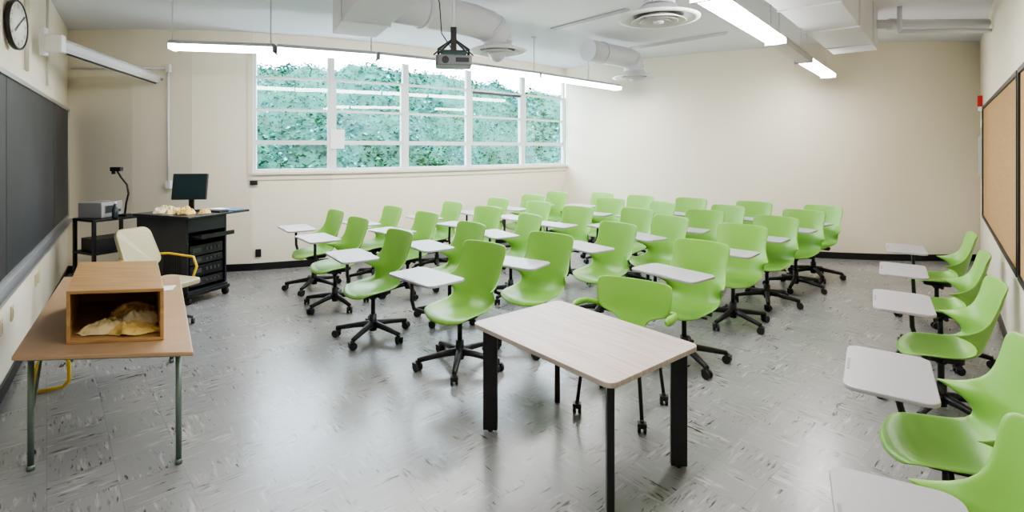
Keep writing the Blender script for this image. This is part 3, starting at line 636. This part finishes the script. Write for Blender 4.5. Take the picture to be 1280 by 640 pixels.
mb=MB(); mb.tube([(4.95,6.60,3.40),(6.06,6.55,3.40)],.028,12); mb.tube([(4.95,6.60,3.40),(4.95,6.60,H-.003)],.028,12); obj('ceiling_pipe',mb.done('cp',DUCT),label='thin white painted pipe below the ceiling',category='pipe')
mb=MB(); mb.box((-.7,-.05,0),(.7,.05,.02)); obj('ceiling_grey_strip',mb.done('vs',mat('strip_grey',(.42,.43,.48),.6)),(1.06,7.25,H-.021),-.89,None,'grey linear strip on the ceiling','vent')  # narrow flat strip under the ceiling, one even grey
mb=MB(); mb.box((-1.35,-.035,0),(1.35,.035,.05)); obj('ceiling_raceway',mb.done('cr',WHITEP),(2.42,9.0,H-.051),math.atan2(-2.0,1.95),None,'long white cable raceway fixed to the ceiling','raceway')
# ------------------------------------------------------------ projector
t=thing('ceiling_projector','grey video projector hanging from a black ceiling mount','projector',(-.588,5.2,2.72),.12)
mb=MB(); mb.prism(rrect(.36,.30,.04,5),0,.10); obj('body',mb.done('b',mat('projector_shell',(.16,.17,.19),.4),.01),parent=t)
mb=MB(); mb.tube([(-.08,-.16,.05),(-.08,-.13,.05)],.035,18); obj('lens',mb.done('l',BLACK),parent=t)
mb=MB(); mb.box((.02,-.153,.03),(.15,-.149,.075)); obj('front_grille',mb.done('g',BLACK),parent=t)
mb=MB(); mb.tube([(0,0,.28),(0,0,H-2.72)],.013,12); mb.tube([(0,0,H-2.72-.03),(0,0,H-2.72)],.07,16); obj('mount_pole',mb.done('mp',WHITEP),parent=t)
mb=MB(); mb.box((-.13,-.11,.14),(.13,.11,.155)); mb.box((-.03,-.03,.15),(.03,.03,.40))
for sx in (-1,1):
    for sy in (-1,1): mb.tube([(sx*.03,sy*.03,.26),(sx*.15,sy*.12,.16),(sx*.15,sy*.12,.10)],.01,8)
mb.tube([(-.2,.0,.12),(-.02,0,.28)],.008,6); mb.tube([(.2,.0,.12),(.02,0,.28)],.008,6)
obj('mount_cradle',mb.done('mc',BLACK),parent=t)
mb=MB(); mb.tube([(.03,.05,.12),(-.12,.05,.35),(-.14,.05,.65),(-.22,.05,H-2.72)],.006,6); obj('cable',mb.done('c',BLACK),parent=t)
# ------------------------------------------------------------ cork boards
def cork(yA,yB,lab):
    t=thing('cork_board',lab,'board',(0,0,0),0,'tan cork boards in black frames')
    P0=rw(yA);P1=rw(yB);L=(P1-P0).length; M=wallM(P0,RD,RN,0)
    mb=MB(); mb.box((0,.002,.9),(L,.015,2.5),M=M); obj('cork_panel',mb.done('c',mat('cork',(.43,.27,.125),.85,noise_amt=.14,nscale=25,bump=.1,bscale=300)),parent=t)
    mb=MB()
    for a,b in (((0,.002,.87),(L,.03,.91)),((0,.002,2.49),(L,.03,2.53)),((-.03,.002,.87),(.01,.03,2.53)),((L-.01,.002,.87),(L+.03,.03,2.53))): mb.box(a,b,M=M)
    obj('board_frame',mb.done('f',BLACK),parent=t)
cork(4.14,7.75,'tan cork bulletin board with black frame on cream wall'); cork(1.6,4.03,'tan cork bulletin board with black frame on cream wall')
p=rw(8.2); M=wallM(p,RD,RN,2.62)
t=thing('fire_alarm','small red fire alarm strobe on the cream wall','alarm')
mb=MB(); mb.box((-.06,.001,-.05),(.06,.06,.12),M=M); obj('alarm_body',mb.done('a',RED,.004),parent=t)
mb=MB(); mb.box((-.05,.001,-.12),(.05,.05,-.052),M=M); obj('strobe_lens',mb.done('s',PAPER),parent=t)
p=rw(8.35); M=wallM(p,RD,RN,1.8); mb=MB(); mb.box((-.10,.001,-.32),(.10,.04,.30),M=M); mb.box((-.085,.04,-.3),(.085,.045,.28),M=M); obj('wall_panel',mb.done('w',mat('panel_grey',(.5,.5,.48),.4)),label='small grey electrical panel near the room corner',category='panel')
M=wallM(rw(8.25),RD,RN,2.3); mb=MB(); mb.box((-.05,.001,-.06),(.05,.02,.06),M=M); obj('thermostat',mb.done('t',PAPER),label='small white thermostat on the cream wall',category='thermostat')
def nplate(x,y,z,w,h,m,name,lab,cat,ang=.15):
    mb=MB(); mb.box((-w/2,-.02,-h/2),(w/2,0.0,h/2)); mb.box((-w/5,-.026,-h/4),(w/5,-.018,h/4)); obj(name,mb.done(name,m,.003),(x,y,z),ang,None,lab,cat)
nplate(-3.97,8.09,.27,.08,.12,BLACK,'wall_outlet','dark outlet plate low on the window wall','outlet',.33)
nplate(-4.02,8.05,1.37,.11,.07,DGREY,'junction_box','small dark junction box below the window sill','box',.2)
an=math.atan2(NW[5][1]-NW[4][1],NW[5][0]-NW[4][0]); dirn=Vector((math.cos(an),math.sin(an))); nn=Vector((math.sin(an),-math.cos(an)))
q=Vector(NW[4])+dirn*.10+nn*.01
mb=MB(); mb.box((-.11,-.004,-.16),(.11,.0,.16)); obj('paper_notice',mb.done('pn',PAPER),(q.x,q.y,2.06),an,None,'white paper notice taped to the window frame','paper')
# ------------------------------------------------------------ world, camera
w=bpy.data.worlds.new('sky'); S.world=w; w.use_nodes=True; bg=w.node_tree.nodes['Background']; bg.inputs[0].default_value=(.76,.89,1,1); bg.inputs[1].default_value=19.0
try: S.view_settings.look='AgX - Medium High Contrast'
except Exception as e: print(e)
cam=bpy.data.cameras.new('camera'); co=bpy.data.objects.new('camera',cam); COL.objects.link(co); S.camera=co
cam.sensor_width=36; cam.lens=36*646/1280; cam.shift_y=-(320-186)/1280; cam.clip_start=.05
co.location=(0,0,1.9); co.rotation_euler=(math.pi/2,0,0)
